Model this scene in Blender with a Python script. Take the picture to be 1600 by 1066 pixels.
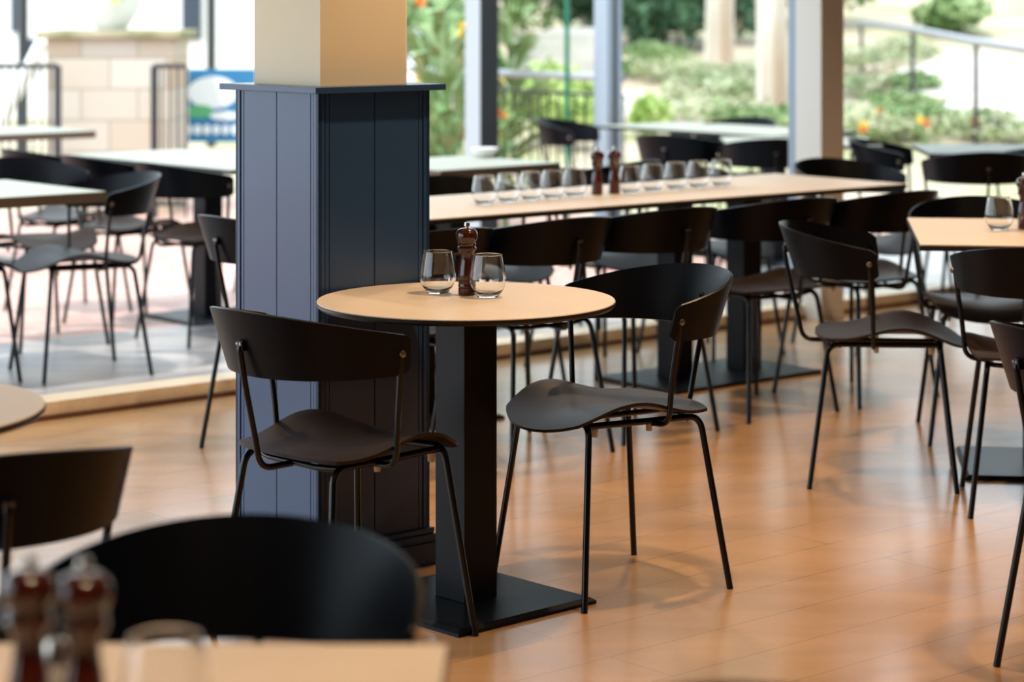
import bpy, bmesh, math, random
from mathutils import Vector, Matrix
random.seed(7)
C = bpy.context.scene
for o in list(bpy.data.objects): bpy.data.objects.remove(o)
col = C.collection
# ------------------------------------------------------------------ camera
F_PX, YH, H = 3600.0, 5.0, 1.484          # focal length in px, horizon row, eye height
cam_d = bpy.data.cameras.new('camera'); cam = bpy.data.objects.new('camera', cam_d); col.objects.link(cam)
cam.location = (0, 0, H); cam.rotation_euler = (math.radians(90), 0, 0)
cam_d.sensor_width = 36; cam_d.lens = F_PX * 36 / 1600
cam_d.shift_y = -(533 - YH) / 1600
cam_d.dof.use_dof = True; cam_d.dof.focus_distance = 5.62; cam_d.dof.aperture_fstop = 2.9
cam_d.clip_start = 0.1; cam_d.clip_end = 200
C.camera = cam
# ------------------------------------------------------------------ colour management
C.view_settings.view_transform = 'Standard'; C.view_settings.look = 'None'
C.view_settings.gamma = 1; C.view_settings.use_curve_mapping = False
C.view_settings.exposure = 0.0
# ------------------------------------------------------------------ sky, sun, lamps
w = bpy.data.worlds.new('sky'); C.world = w; w.use_nodes = True
bg = w.node_tree.nodes['Background']; bg.inputs[0].default_value = (0.76, 0.90, 1.0, 1); bg.inputs[1].default_value = 3.0
def lamp(kind, name, loc, energy, color, size=0.1, target=None, spot=None, blend=0.5, size_y=None):
    d = bpy.data.lights.new(name, kind); o = bpy.data.objects.new(name, d); col.objects.link(o)
    d.energy = energy; d.color = color; o.location = loc
    if kind == 'AREA':
        d.size = size
        if size_y: d.shape = 'RECTANGLE'; d.size_y = size_y
    elif kind == 'SUN': d.angle = size
    else: d.shadow_soft_size = size
    if spot: d.spot_size = math.radians(spot); d.spot_blend = blend
    if target is not None:
        o.rotation_euler = (Vector(target) - Vector(loc)).to_track_quat('-Z', 'Y').to_euler()
    return o
lamp('SUN', 'sun', (0, 10, 10), 3.6, (1.0, 0.94, 0.84), 0.05, target=(3.0, 14.0, 0))
WARM = (1.0, 0.70, 0.42)
DOWN = [(0.55, 5.85, 130), (0.50, 7.75, 115), (1.30, 4.30, 125), (-1.45, 6.75, 75),  # last spot in this row is a fill added to lighten the kerb
        (-0.20, 1.95, 150), (2.45, 5.60, 75), (2.10, 8.60, 120)]
for x, y, e in DOWN:
    lamp('SPOT', 'downlight_and_fill', (x, y, 2.84), e, WARM, 0.04, target=(x, y, 0), spot=120, blend=0.7)
# ------------------------------------------------------------------ helpers
def G(px, py, Z=0.0):                       # photo pixel at height Z -> world point
    Y = F_PX * (H - Z) / (py - YH); return Vector(((px - 800) / F_PX * Y, Y, Z))
def P(px, py, Y):                           # photo pixel at depth Y -> world point
    return Vector(((px - 800) / F_PX * Y, Y, H - (py - YH) * Y / F_PX))
def mat(name, color, rough=0.5, metal=0.0, spec=0.5, trans=0.0, ior=1.45, coat=0.0):
    m = bpy.data.materials.new(name); m.use_nodes = True
    b = m.node_tree.nodes['Principled BSDF']
    b.inputs['Base Color'].default_value = (*color, 1); b.inputs['Roughness'].default_value = rough
    b.inputs['Metallic'].default_value = metal; b.inputs['Specular IOR Level'].default_value = spec
    b.inputs['Transmission Weight'].default_value = trans; b.inputs['IOR'].default_value = ior
    b.inputs['Coat Weight'].default_value = coat
    return m
def noisy(m, c1, c2, scale=5, detail=4, stretch=(1, 1, 1), bump=0.0, rot=0.0, lo=0.35, hi=0.65, rvar=None):
    nt = m.node_tree; N = nt.nodes; L = nt.links; b = N['Principled BSDF']
    tc = N.new('ShaderNodeTexCoord'); mp = N.new('ShaderNodeMapping'); mp.inputs['Scale'].default_value = stretch
    mp.inputs['Rotation'].default_value = (0, 0, rot)
    n = N.new('ShaderNodeTexNoise'); n.inputs['Scale'].default_value = scale; n.inputs['Detail'].default_value = detail
    r = N.new('ShaderNodeValToRGB'); r.color_ramp.elements[0].color = (*c1, 1); r.color_ramp.elements[1].color = (*c2, 1)
    r.color_ramp.elements[0].position = lo; r.color_ramp.elements[1].position = hi
    L.new(tc.outputs['Object'], mp.inputs[0]); L.new(mp.outputs[0], n.inputs['Vector'])
    L.new(n.outputs['Fac'], r.inputs[0]); L.new(r.outputs[0], b.inputs['Base Color'])
    if bump:
        bp = N.new('ShaderNodeBump'); bp.inputs['Strength'].default_value = bump; bp.inputs['Distance'].default_value = 0.01
        L.new(n.outputs['Fac'], bp.inputs['Height']); L.new(bp.outputs[0], b.inputs['Normal'])
    return m
def tag(o, label=None, cat=None, group=None, kind=None):
    if label: o['label'] = label
    if cat: o['category'] = cat
    if group: o['group'] = group
    if kind: o['kind'] = kind
    return o
def link(name, bm, m, parent=None, smooth=False, loc=None, rz=None):
    me = bpy.data.meshes.new(name); bmesh.ops.recalc_face_normals(bm, faces=bm.faces[:])
    bm.to_mesh(me); bm.free()
    for mm in (m if isinstance(m, (list, tuple)) else [m]): me.materials.append(mm)
    if smooth:
        me.polygons.foreach_set('use_smooth', [True] * len(me.polygons))
        try: me.set_sharp_from_angle(angle=math.radians(38))
        except Exception: pass
    o = bpy.data.objects.new(name, me); col.objects.link(o)
    if parent is not None: o.parent = parent
    if loc is not None: o.location = loc
    if rz is not None: o.rotation_euler[2] = rz
    return o
def empty(name, loc=(0, 0, 0), rz=0.0):
    o = bpy.data.objects.new(name, None); col.objects.link(o); o.location = loc; o.rotation_euler = (0, 0, rz)
    o.empty_display_size = 0.05; return o
def box(bm, x0, x1, y0, y1, z0, z1, bev=0.0, mtx=None):
    vs = [bm.verts.new((x, y, z)) for z in (z0, z1) for y in (y0, y1) for x in (x0, x1)]
    fs = [(0, 2, 3, 1), (4, 5, 7, 6), (0, 1, 5, 4), (2, 6, 7, 3), (0, 4, 6, 2), (1, 3, 7, 5)]
    faces = [bm.faces.new([vs[i] for i in f]) for f in fs]
    if bev:
        es = set(e for f in faces for e in f.edges)
        r = bmesh.ops.bevel(bm, geom=list(es), offset=bev, segments=2, affect='EDGES', profile=0.6)
        vs = list(set([v for v in vs if v.is_valid] + r['verts']))
    if mtx is not None: bmesh.ops.transform(bm, matrix=mtx, verts=vs)
    return vs
def prism(bm, pts, z0, z1):
    a = [bm.verts.new((p[0], p[1], z0)) for p in pts]; b = [bm.verts.new((p[0], p[1], z1)) for p in pts]
    n = len(pts); bm.faces.new(a[::-1]); bm.faces.new(b)
    for i in range(n): bm.faces.new((a[i], a[(i + 1) % n], b[(i + 1) % n], b[i]))
def lathe(bm, prof, seg=28, c=(0, 0, 0), cap=True):
    rings = []
    for r, z in prof:
        if r < 1e-6: rings.append([bm.verts.new((c[0], c[1], c[2] + z))])
        else: rings.append([bm.verts.new((c[0] + r * math.cos(2 * math.pi * k / seg), c[1] + r * math.sin(2 * math.pi * k / seg), c[2] + z)) for k in range(seg)])
    for a, b in zip(rings, rings[1:]):
        for k in range(seg):
            k2 = (k + 1) % seg
            if len(a) == 1 and len(b) == 1: continue
            if len(a) == 1: bm.faces.new((a[0], b[k2], b[k]))
            elif len(b) == 1: bm.faces.new((a[k], a[k2], b[0]))
            else: bm.faces.new((a[k], a[k2], b[k2], b[k]))
    if cap:
        for rg in (rings[0], rings[-1]):
            if len(rg) > 1: bm.faces.new(rg)
def fillet(pts, r):
    pts = [Vector(p) for p in pts]; out = [pts[0]]
    for i in range(1, len(pts) - 1):
        a, b, c = pts[i - 1], pts[i], pts[i + 1]
        d1 = (a - b).normalized(); d2 = (c - b).normalized()
        t = min(r, (a - b).length * 0.48, (c - b).length * 0.48)
        p1 = b + d1 * t; p2 = b + d2 * t
        for k in range(7):
            s = k / 6; out.append(p1 * (1 - s) ** 2 + b * 2 * s * (1 - s) + p2 * s * s)
    out.append(pts[-1]); return out
def tube(bm, pts, r, fr=0.0, seg=10, r1=None):
    pts = fillet(pts, fr) if fr else [Vector(p) for p in pts]
    n = len(pts); up = None; rings = []
    for i, p in enumerate(pts):
        t = (pts[min(i + 1, n - 1)] - pts[max(i - 1, 0)]).normalized()
        if up is None:
            up = Vector((0, 0, 1)) if abs(t.z) < 0.9 else Vector((1, 0, 0))
        up = (up - t * up.dot(t)).normalized(); s = t.cross(up)
        rr = r if r1 is None else r + (r1 - r) * i / (n - 1)
        rings.append([bm.verts.new(p + (up * math.cos(2 * math.pi * k / seg) + s * math.sin(2 * math.pi * k / seg)) * rr) for k in range(seg)])
    for a, b in zip(rings, rings[1:]):
        for k in range(seg): bm.faces.new((a[k], a[(k + 1) % seg], b[(k + 1) % seg], b[k]))
    bm.faces.new(rings[0]); bm.faces.new(rings[-1])
def shell(bm, grid, th):
    nu, nv = len(grid), len(grid[0])
    def nrm(i, j):
        a = grid[min(i + 1, nu - 1)][j] - grid[max(i - 1, 0)][j]; b = grid[i][min(j + 1, nv - 1)] - grid[i][max(j - 1, 0)]
        n = a.cross(b); return n.normalized() if n.length > 1e-9 else Vector((0, 0, 1))
    A = [[bm.verts.new(grid[i][j] + nrm(i, j) * th / 2) for j in range(nv)] for i in range(nu)]
    B = [[bm.verts.new(grid[i][j] - nrm(i, j) * th / 2) for j in range(nv)] for i in range(nu)]
    for i in range(nu - 1):
        for j in range(nv - 1):
            bm.faces.new((A[i][j], A[i + 1][j], A[i + 1][j + 1], A[i][j + 1]))
            bm.faces.new((B[i][j], B[i][j + 1], B[i + 1][j + 1], B[i + 1][j]))
    loop = [(i, 0) for i in range(nu)] + [(nu - 1, j) for j in range(1, nv)] + [(i, nv - 1) for i in range(nu - 2, -1, -1)] + [(0, j) for j in range(nv - 2, 0, -1)]
    for k in range(len(loop)):
        a, b = loop[k], loop[(k + 1) % len(loop)]
        bm.faces.new((A[a[0]][a[1]], B[a[0]][a[1]], B[b[0]][b[1]], A[b[0]][b[1]]))
BM = bmesh.new
def children(o): return [c for c in bpy.data.objects if c.parent == o]
def copy_tree(o, parent=None):
    c = o.copy(); col.objects.link(c); c.parent = parent
    for ch in children(o): copy_tree(ch, c)
    return c
R = math.radians
DIR = R(41.0)                                 # the direction of the column faces, tables and sill
U = Vector((math.cos(DIR), math.sin(DIR), 0)); V = Vector((-math.sin(DIR), math.cos(DIR), 0))
# ------------------------------------------------------------------ materials
M = {}
M['black_shell'] = mat('black_shell', (0.0010, 0.0018, 0.0042), 0.36, spec=0.17)
M['seat_shell'] = mat('seat_shell', (0.022, 0.012, 0.008), 0.46, spec=0.20)  # black seat browned, the warm lamp sheen is put into its colour
M['black_tube'] = mat('black_tube', (0.003, 0.0035, 0.005), 0.20, spec=0.4)
M['black_steel'] = mat('black_steel', (0.002, 0.0025, 0.005), 0.38, spec=0.22)
M['bolt'] = mat('bolt', (0.25, 0.22, 0.2), 0.3, metal=0.9)
M['bumper'] = mat('bumper', (0.55, 0.45, 0.32), 0.6)
M['laminate'] = noisy(mat('laminate', (0.72, 0.60, 0.46), 0.5), (0.67, 0.555, 0.43), (0.72, 0.60, 0.47), 3, 2)
M['pale_laminate'] = mat('pale_laminate', (0.30, 0.31, 0.26), 0.55, spec=0.3)
M['edge'] = mat('edge', (0.012, 0.011, 0.011), 0.4)
M['navy'] = mat('navy', (0.026, 0.066, 0.160), 0.31, spec=0.6, coat=0.1)
M['cream'] = mat('cream', (0.84, 0.74, 0.55), 0.6)
M['grey_frame'] = mat('grey_frame', (0.30, 0.36, 0.43), 0.45)
M['shade_and_groove'] = mat('shade_and_groove', (0.02, 0.024, 0.028), 0.5)
M['glass'] = mat('glass', (1, 1, 1), 0.0, trans=1.0, ior=1.46)
M['wood_red'] = noisy(mat('wood_red', (0.12, 0.02, 0.01), 0.16, coat=0.5), (0.012, 0.003, 0.002), (0.075, 0.010, 0.005), 18, 3, (1, 1, 0.15))
M['steel'] = mat('steel', (0.75, 0.68, 0.58), 0.22, metal=1.0)
# floor: warm tan sheet boards with fine seams
def floor_material():
    m = mat('floor_vinyl', (0.5, 0.32, 0.2), 0.30, spec=0.7, coat=0.3)
    m.node_tree.nodes['Principled BSDF'].inputs['Coat Roughness'].default_value = 0.17; nt = m.node_tree; N = nt.nodes; L = nt.links; b = N['Principled BSDF']
    tc = N.new('ShaderNodeTexCoord'); mp = N.new('ShaderNodeMapping'); mp.inputs['Rotation'].default_value = (0, 0, -DIR)
    L.new(tc.outputs['Object'], mp.inputs[0])
    br = N.new('ShaderNodeTexBrick'); br.inputs['Scale'].default_value = 1.0
    br.inputs['Brick Width'].default_value = 2.4; br.inputs['Row Height'].default_value = 0.20
    br.inputs['Mortar Size'].default_value = 0.0014; br.inputs['Mortar Smooth'].default_value = 0.3
    br.inputs['Color1'].default_value = (0.525, 0.300, 0.135, 1); br.inputs['Color2'].default_value = (0.545, 0.312, 0.142, 1)
    br.inputs['Mortar'].default_value = (0.27, 0.145, 0.065, 1)
    L.new(mp.outputs[0], br.inputs['Vector'])
    mp2 = N.new('ShaderNodeMapping'); mp2.inputs['Rotation'].default_value = (0, 0, -DIR); mp2.inputs['Scale'].default_value = (1.0, 4.0, 1)
    L.new(tc.outputs['Object'], mp2.inputs[0])
    n = N.new('ShaderNodeTexNoise'); n.inputs['Scale'].default_value = 1.8; n.inputs['Detail'].default_value = 6; n.inputs['Distortion'].default_value = 0.5
    L.new(mp2.outputs[0], n.inputs['Vector'])
    r = N.new('ShaderNodeValToRGB'); r.color_ramp.elements[0].position = 0.3; r.color_ramp.elements[1].position = 0.7
    r.color_ramp.elements[0].color = (0.88, 0.87, 0.86, 1); r.color_ramp.elements[1].color = (1.08, 1.07, 1.06, 1)
    L.new(n.outputs['Fac'], r.inputs[0])
    n2 = N.new('ShaderNodeTexNoise'); n2.inputs['Scale'].default_value = 60; n2.inputs['Detail'].default_value = 3
    L.new(mp2.outputs[0], n2.inputs['Vector'])
    r2 = N.new('ShaderNodeValToRGB'); r2.color_ramp.elements[0].color = (0.86, 0.86, 0.86, 1); r2.color_ramp.elements[1].color = (1.1, 1.1, 1.1, 1)
    L.new(n2.outputs['Fac'], r2.inputs[0])
    x1 = N.new('ShaderNodeMixRGB'); x1.blend_type = 'MULTIPLY'; x1.inputs[0].default_value = 1
    x2 = N.new('ShaderNodeMixRGB'); x2.blend_type = 'MULTIPLY'; x2.inputs[0].default_value = 1
    L.new(br.outputs['Color'], x1.inputs[1]); L.new(r.outputs[0], x1.inputs[2])
    L.new(x1.outputs[0], x2.inputs[1]); L.new(r2.outputs[0], x2.inputs[2]); L.new(x2.outputs[0], b.inputs['Base Color'])
    mr = N.new('ShaderNodeMapRange'); mr.inputs['To Min'].default_value = 0.20; mr.inputs['To Max'].default_value = 0.30
    L.new(n.outputs['Fac'], mr.inputs['Value']); L.new(mr.outputs[0], b.inputs['Roughness'])
    return m
M['floor'] = floor_material()
def paver_material():
    m = mat('brick_paving', (0.5, 0.3, 0.25), 0.5); nt = m.node_tree; N = nt.nodes; L = nt.links; b = N['Principled BSDF']
    tc = N.new('ShaderNodeTexCoord'); mp = N.new('ShaderNodeMapping'); mp.inputs['Rotation'].default_value = (0, 0, -DIR)
    br = N.new('ShaderNodeTexBrick'); br.inputs['Scale'].default_value = 1
    br.inputs['Brick Width'].default_value = 0.23; br.inputs['Row Height'].default_value = 0.115; br.inputs['Mortar Size'].default_value = 0.006
    br.inputs['Color1'].default_value = (0.50, 0.25, 0.20, 1); br.inputs['Color2'].default_value = (0.62, 0.38, 0.31, 1)
    br.inputs['Mortar'].default_value = (0.5, 0.45, 0.42, 1)
    L.new(tc.outputs['Object'], mp.inputs[0]); L.new(mp.outputs[0], br.inputs['Vector']); L.new(br.outputs['Color'], b.inputs['Base Color'])
    return m
M['paving'] = paver_material()
M['terrace'] = noisy(mat('terrace_stone', (0.4, 0.38, 0.37), 0.33), (0.22, 0.22, 0.24), (0.46, 0.42, 0.40), 1.6, 5, (1, 3, 1), rot=-DIR)
M['sill'] = noisy(mat('sill_timber', (0.62, 0.43, 0.26), 0.4), (0.84, 0.65, 0.44), (0.92, 0.76, 0.55), 4, 3, (1, 8, 8), rot=-DIR)
M['sill_shadow'] = mat('sill_shadow', (0.16, 0.07, 0.035), 0.5)
# ------------------------------------------------------------------ room shell
SILL0 = G(366, 618); SILL_A = SILL0 - U * 4.2; SILL_B = SILL0 + U * 12     # foot of the window sill, inner side
bm = BM()
prism(bm, [(SILL_A.x, SILL_A.y), (SILL_A.x, -3), (SILL_B.x, -3), (SILL_B.x, SILL_B.y)], -0.12, 0.0)
tag(link('floor', bm, M['floor']), kind='structure')
bm = BM(); prism(bm, [(SILL_A.x, SILL_A.y), (SILL_A.x, -3), (SILL_B.x, -3), (SILL_B.x, SILL_B.y)], 2.95, 3.15)
M['ceiling'] = mat('ceiling_paint', (0.30, 0.27, 0.23), 0.8)
tag(link('ceiling', bm, M['ceiling']), kind='structure')
M['wall'] = mat('wall_paint', (0.16, 0.12, 0.09), 0.8)
bm = BM(); box(bm, SILL_A.x, SILL_B.x, -3.15, -3, 0, 2.95); tag(link('wall_back', bm, M['wall']), kind='structure')
bm = BM(); box(bm, SILL_B.x, SILL_B.x + 0.15, -3, SILL_B.y, 0, 2.95); tag(link('wall_right', bm, M['wall']), kind='structure')
bm = BM(); box(bm, SILL_A.x - 0.15, SILL_A.x, -3, 0.6, 0, 2.95); box(bm, SILL_A.x - 0.15, SILL_A.x, 0.6, SILL_A.y, 2.6, 2.95); tag(link('wall_left', bm, M['wall']), kind='structure')
bm = BM(); box(bm, SILL_A.x - 6, SILL_A.x, -3, SILL_A.y, -0.12, 0.0); tag(link('side_terrace', bm, mat('side_paving', (0.5, 0.5, 0.5), 0.7)), kind='structure')
M['lintel'] = mat('lintel_paint', (0.42, 0.30, 0.19), 0.7)
bm = BM(); prism(bm, [SILL_A + V * 0.0, SILL_B + V * 0.0, SILL_B + V * 0.2, SILL_A + V * 0.2], 2.2, 2.95); tag(link('wall_front', bm, M['lintel']), kind='structure')
# sill (raised timber kerb along the open front)
def along(bm, s0, s1, d0, d1, z0, z1):
    ps = [SILL0 + U * s0 + V * d0, SILL0 + U * s1 + V * d0, SILL0 + U * s1 + V * d1, SILL0 + U * s0 + V * d1]
    prism(bm, ps, z0, z1)
bm = BM(); along(bm, -4.2, 12, 0.012, 0.16, 0.0, 0.062); tag(link('trim_1', bm, M['sill']), 'light timber kerb between floor and terrace', kind='structure')
bm = BM(); along(bm, -4.2, 12, 0.0, 0.012, 0.0, 0.016); tag(link('kerb_shadow_strip', bm, M['sill_shadow']), kind='structure')  # dark strip paints in the shadow line at the foot of the kerb
bm = BM(); along(bm, -4.2, 12, 0.16, 0.24, 0.0, 0.045); tag(link('trim_3', bm, M['grey_frame']), kind='structure')
# terrace
bm = BM(); along(bm, -9, 12, 0.24, 1.75, -0.12, 0.0); tag(link('terrace_floor', bm, M['terrace']), kind='structure')
bm = BM(); along(bm, -14, 12, 1.75, 7.5, -0.12, 0.0); tag(link('terrace_paving', bm, M['paving']), kind='structure')
# ------------------------------------------------------------------ the near column
def rot_square(bm, c, ang, hw, z0, z1, hd=None, bev=0.0, chamfer=0.0):
    hd = hw if hd is None else hd
    m = Matrix.Translation((c[0], c[1], 0)) @ Matrix.Rotation(ang, 4, 'Z')
    if chamfer:
        p = [(-hw, -hd), (hw - chamfer, -hd), (hw, -hd + chamfer), (hw, hd), (-hw, hd)]
        prism(bm, [m @ Vector((x, y, 0)) for x, y in p], z0, z1)
    else: box(bm, -hw, hw, -hd, hd, z0, z1, bev, m)
rc = G(685.5, 890.5)                             # right corner of the skirting at the floor
ccor = rc + Vector((0, 0, 0)) - U * 0.017 - (-V) * 0.017
ccor = ccor + Vector((-0.032, 1, 0)) * 0.07          # set back so the table clears it
body_r = ccor
def solve_w(start, direction, px):               # distance along direction until the point projects at px
    k = (px - 800) / F_PX; return (k * start.y - start.x) / (direction.x - k * direction.y)
wR = solve_w(body_r, -U, 497.5); near_c = body_r - U * wR
wL = solve_w(near_c, V, 368); print('column widths', wR, wL)
wC = (wR + wL) / 2
CC = near_c + U * wR / 2 + V * wL / 2
column = tag(empty('column', CC, DIR), 'navy panelled column with cream painted upper shaft', 'column', kind='structure')
hx, hy = wR / 2, wL / 2
CAPZ = H - (131 - YH) * body_r.y / F_PX
# core and faces: corner boards and two v-grooved panels per face
bm = BM(); box(bm, -hx + 0.006, hx - 0.006, -hy + 0.006, hy - 0.006, 0, CAPZ - 0.016)
link('core', bm, M['navy'], column)
for face in range(4):
    L = hx if face % 2 == 0 else hy; D = hy if face % 2 == 0 else hx
    mtx = Matrix.Rotation(face * math.pi / 2, 4, 'Z')
    bm = BM(); g = 0.0016
    cb = 0.020
    box(bm, -L, -L + cb, -D, -D + 0.012, 0.0, CAPZ - 0.016, 0.0015, mtx)
    box(bm, L - cb, L, -D, -D + 0.012, 0.0, CAPZ - 0.016, 0.0015, mtx)
    link('corner_board', bm, M['navy'], column)
    bm = BM()
    x0, x1 = -L + cb + g * 2, L - cb - g * 2
    for a, b in ((x0, x0 + 0.012), (x0 + 0.0135, -0.0012), (0.0012, x1 - 0.0135), (x1 - 0.012, x1)):
        box(bm, a, b, -D + 0.002, -D + 0.012, 0.0, CAPZ - 0.016, 0.0022, mtx)
    link('panel', bm, M['navy'], column)
bm = BM(); box(bm, -hx - 0.031, hx + 0.031, -hy - 0.031, hy + 0.031, CAPZ - 0.016, CAPZ, 0.0015); link('cap', bm, M['navy'], column)
bm = BM()
for z0, z1, e in ((0, 0.059, 0.017), (0.059, 0.066, 0.012), (0.066, 0.080, 0.0135), (0.080, 0.084, 0.008), (0.084, 0.096, 0.0095)):
    box(bm, -hx - e, hx + e, -hy - e, hy + e, z0, z1, 0.0018)
link('skirting', bm, M['navy'], column)
wu = 0.148
bm = BM()
m_ = Matrix.Identity(4)
ch = 0.016
p = [(-wu, -wu), (wu - ch, -wu), (wu, -wu + ch), (wu, wu), (-wu, wu)]
prism(bm, p, CAPZ, 2.95); link('shaft', bm, M['cream'], column)
# ------------------------------------------------------------------ column by the kerb at the right
pc = G(1281, 500)
col2 = tag(empty('column', pc + V * 0.10 + Vector((0.075, 0, 0)), DIR), 'pale square column rising from the kerb with grey window jamb', 'column', kind='structure')
M['pale_paint'] = mat('pale_paint', (0.74, 0.69, 0.62), 0.6)
bm = BM(); box(bm, -0.08, 0.08, -0.08, 0.08, 0, 2.95, 0.002); link('shaft', bm, M['pale_paint'], col2)
bm = BM(); box(bm, -0.07, 0.02, 0.082, 0.135, 0, 2.95, 0.002); link('jamb', bm, M['grey_frame'], col2)
# outer posts
def outer(px0, s, Y, w_, mats, label):
    c = P(px0, 300, Y); c.z = 0
    o = tag(empty('post', c, DIR), label, 'post', kind='structure')
    bm = BM(); box(bm, -w_, w_, -w_, w_, 0, 3.2, 0.003); link('shaft', bm, mats[0], o)
    bm = BM(); box(bm, w_ * 0.1, w_ + 0.012, -w_ - 0.012, -w_ + 0.01, 0, 3.2, 0.002) if mats[1] else None
    if mats[1]: link('frame', bm, mats[1], o)
    else: bm.free()
    return o
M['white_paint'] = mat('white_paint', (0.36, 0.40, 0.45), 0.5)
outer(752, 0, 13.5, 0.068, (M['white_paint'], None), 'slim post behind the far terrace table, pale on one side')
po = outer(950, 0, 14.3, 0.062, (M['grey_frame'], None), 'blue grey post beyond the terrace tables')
# shaded side of the first post, painted on as a thin dark sheet
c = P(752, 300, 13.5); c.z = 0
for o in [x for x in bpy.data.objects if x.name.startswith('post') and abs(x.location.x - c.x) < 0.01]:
    bm = BM(); box(bm, -0.066, 0.070, -0.074, -0.067, 0, 3.2); link('shaded_side', bm, M['shade_and_groove'], o)
for o in [po]:
    bm = BM(); box(bm, -0.012, 0.012, -0.066, -0.061, 0, 3.2); link('groove_strip', bm, M['shade_and_groove'], o)
# ------------------------------------------------------------------ chair
def make_chair():
    root = empty('dining_chair')
    # seat
    def seat_pt(u, v):
        xd = u * math.sqrt(1 - v * v / 2); yd = v * math.sqrt(1 - u * u / 2)
        k = 0.25 if yd > 0 else 0.25 + 0.3 * min(1, -yd); xs = xd * (1 - k) + u * k; ys = yd * (1 - k) + v * k
        y = ys * 0.235 + 0.025
        x = xs * 0.215
        q = min(1, (abs(x) / 0.2)) ** 1.6
        r = math.exp(-((y - 0.06) / 0.125) ** 2)
        z = 0.449 + r * (0.010 + 0.034 * q)
        if y > 0.11: z -= 0.030 * ((y - 0.11) / 0.15) ** 2
        z += 0.008 * max(0, (-y - 0.08) / 0.13) ** 2
        return Vector((x, y, z))
    n = 22
    bm = BM(); shell(bm, [[seat_pt(-1 + 2 * i / n, -1 + 2 * j / n) for j in range(n + 1)] for i in range(n + 1)], 0.008)
    link('seat', bm, M['seat_shell'], root, True)
    # backrest: a wrapped band, tall at the rear, lower at the arms
    def back_pt(u, v):
        th = u * R(91)
        k = abs(u)
        zt = 0.795 - 0.062 * (k ** 1.7); zb = 0.640 + 0.004 * k
        s = (1 - k) * 0.44; r = 0.022
        if s < r:
            ins = r - math.sqrt(max(0, r * r - (r - s) ** 2)); zt -= ins
        if s < 0.032: zb += 0.032 - math.sqrt(max(0, 0.032 ** 2 - (0.032 - s) ** 2))
        z = zb + (zt - zb) * v
        h = (z - 0.64) / 0.155
        fl = 0.82 + 0.18 * h
        a = 0.268 * (0.89 + 0.11 * h); b = 0.290 * fl
        e = 0.92
        x = a * math.copysign(abs(math.sin(th)) ** e, math.sin(th)); y = -0.03 - b * max(0, math.cos(th)) ** e + (0.022 * (1 - h) * k ** 4)
        return Vector((x, y, z))
    us = [-1 + 0.0003] + [-1 + 0.006 * i for i in range(1, 8)] + [-0.94 + 1.88 * i / 44 for i in range(45)] + [1 - 0.006 * i for i in range(7, 0, -1)] + [1 - 0.0003]
    bm = BM(); shell(bm, [[back_pt(u, v / 7) for v in range(8)] for u in us], 0.0075)
    link('backrest', bm, M['black_shell'], root, True)
    # legs
    for sx in (-1, 1):
        for sy in (-1, 1):
            bm = BM()
            if sy > 0: pl = [(sx * 0.212, 0.222, 0.0), (sx * 0.158, 0.172, 0.444), (sx * 0.02, 0.165, 0.438)]
            else: pl = [(sx * 0.212, -0.222, 0.0), (sx * 0.160, -0.165, 0.436), (sx * 0.150, 0.02, 0.436)]
            tube(bm, pl, 0.0085, 0.036, 10)
            link('leg', bm, M['black_tube'], root, True)
    for sx in (-1, 1):
        bm = BM(); tube(bm, [(sx * 0.150, 0.018, 0.436), (sx * 0.146, 0.168, 0.438)], 0.0085, 0, 10); link('seat_rail', bm, M['black_tube'], root, True)
        bm = BM(); tube(bm, [(sx * 0.246, -0.040, 0.700), (sx * 0.240, -0.036, 0.64), (sx * 0.224, -0.030, 0.53), (sx * 0.216, -0.028, 0.434), (sx * 0.14, -0.026, 0.428)], 0.0075, 0.045, 10)
        ap = link('arm_post', bm, M['black_tube'], root, True)
        bm = BM(); lathe(bm, [(0.0, 0), (0.009, 0), (0.008, 0.004), (0.004, 0.006), (0, 0.006)], 12)
        p0 = back_pt(sx * 0.945, 0.52)
        bmesh.ops.transform(bm, matrix=Matrix.Translation((p0.x + sx * 0.004, p0.y, p0.z)) @ Matrix.Rotation(sx * math.pi / 2, 4, 'Y'), verts=bm.verts[:])
        link('bolt', bm, M['bolt'], root, True)
        for y in (-0.02, 0.145):
            bm = BM(); lathe(bm, [(0.0075, -0.020), (0.0085, -0.003), (0.0085, 0.0)], 12, (sx * 0.142, y, 0.430)); link('bumper', bm, M['bumper'], root, True)
    # rear post with its hook under the seat
    bm = BM(); tube(bm, [(0, -0.300, 0.718), (0, -0.306, 0.705), (0, -0.290, 0.62), (0, -0.262, 0.50), (0, -0.248, 0.426), (0, -0.16, 0.428), (0, 0.160, 0.430)], 0.0075, 0.05, 10)
    link('back_post', bm, M['black_tube'], root, True)
    bm = BM(); box(bm, -0.010, 0.010, -0.3065, -0.288, 0.700, 0.724, 0.004); link('bracket', bm, M['black_steel'], root)
    for sx in (-1, 1):
        bm = BM(); lathe(bm, [(0.0, 0), (0.0045, 0), (0.004, 0.004), (0, 0.005)], 10)
        bmesh.ops.transform(bm, matrix=Matrix.Translation((sx * 0.0055, -0.3065, 0.7165)) @ Matrix.Rotation(math.pi / 2, 4, 'X'), verts=bm.verts[:])
        link('bolt', bm, M['bolt'], root, True)
    bm = BM(); tube(bm, [(-0.155, -0.13, 0.432), (-0.10, -0.155, 0.430), (0.10, -0.155, 0.430), (0.155, -0.13, 0.432)], 0.0075, 0.04, 10); link('cross_bar', bm, M['black_tube'], root, True)
    return root
proto = make_chair(); used = [False]
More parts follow.
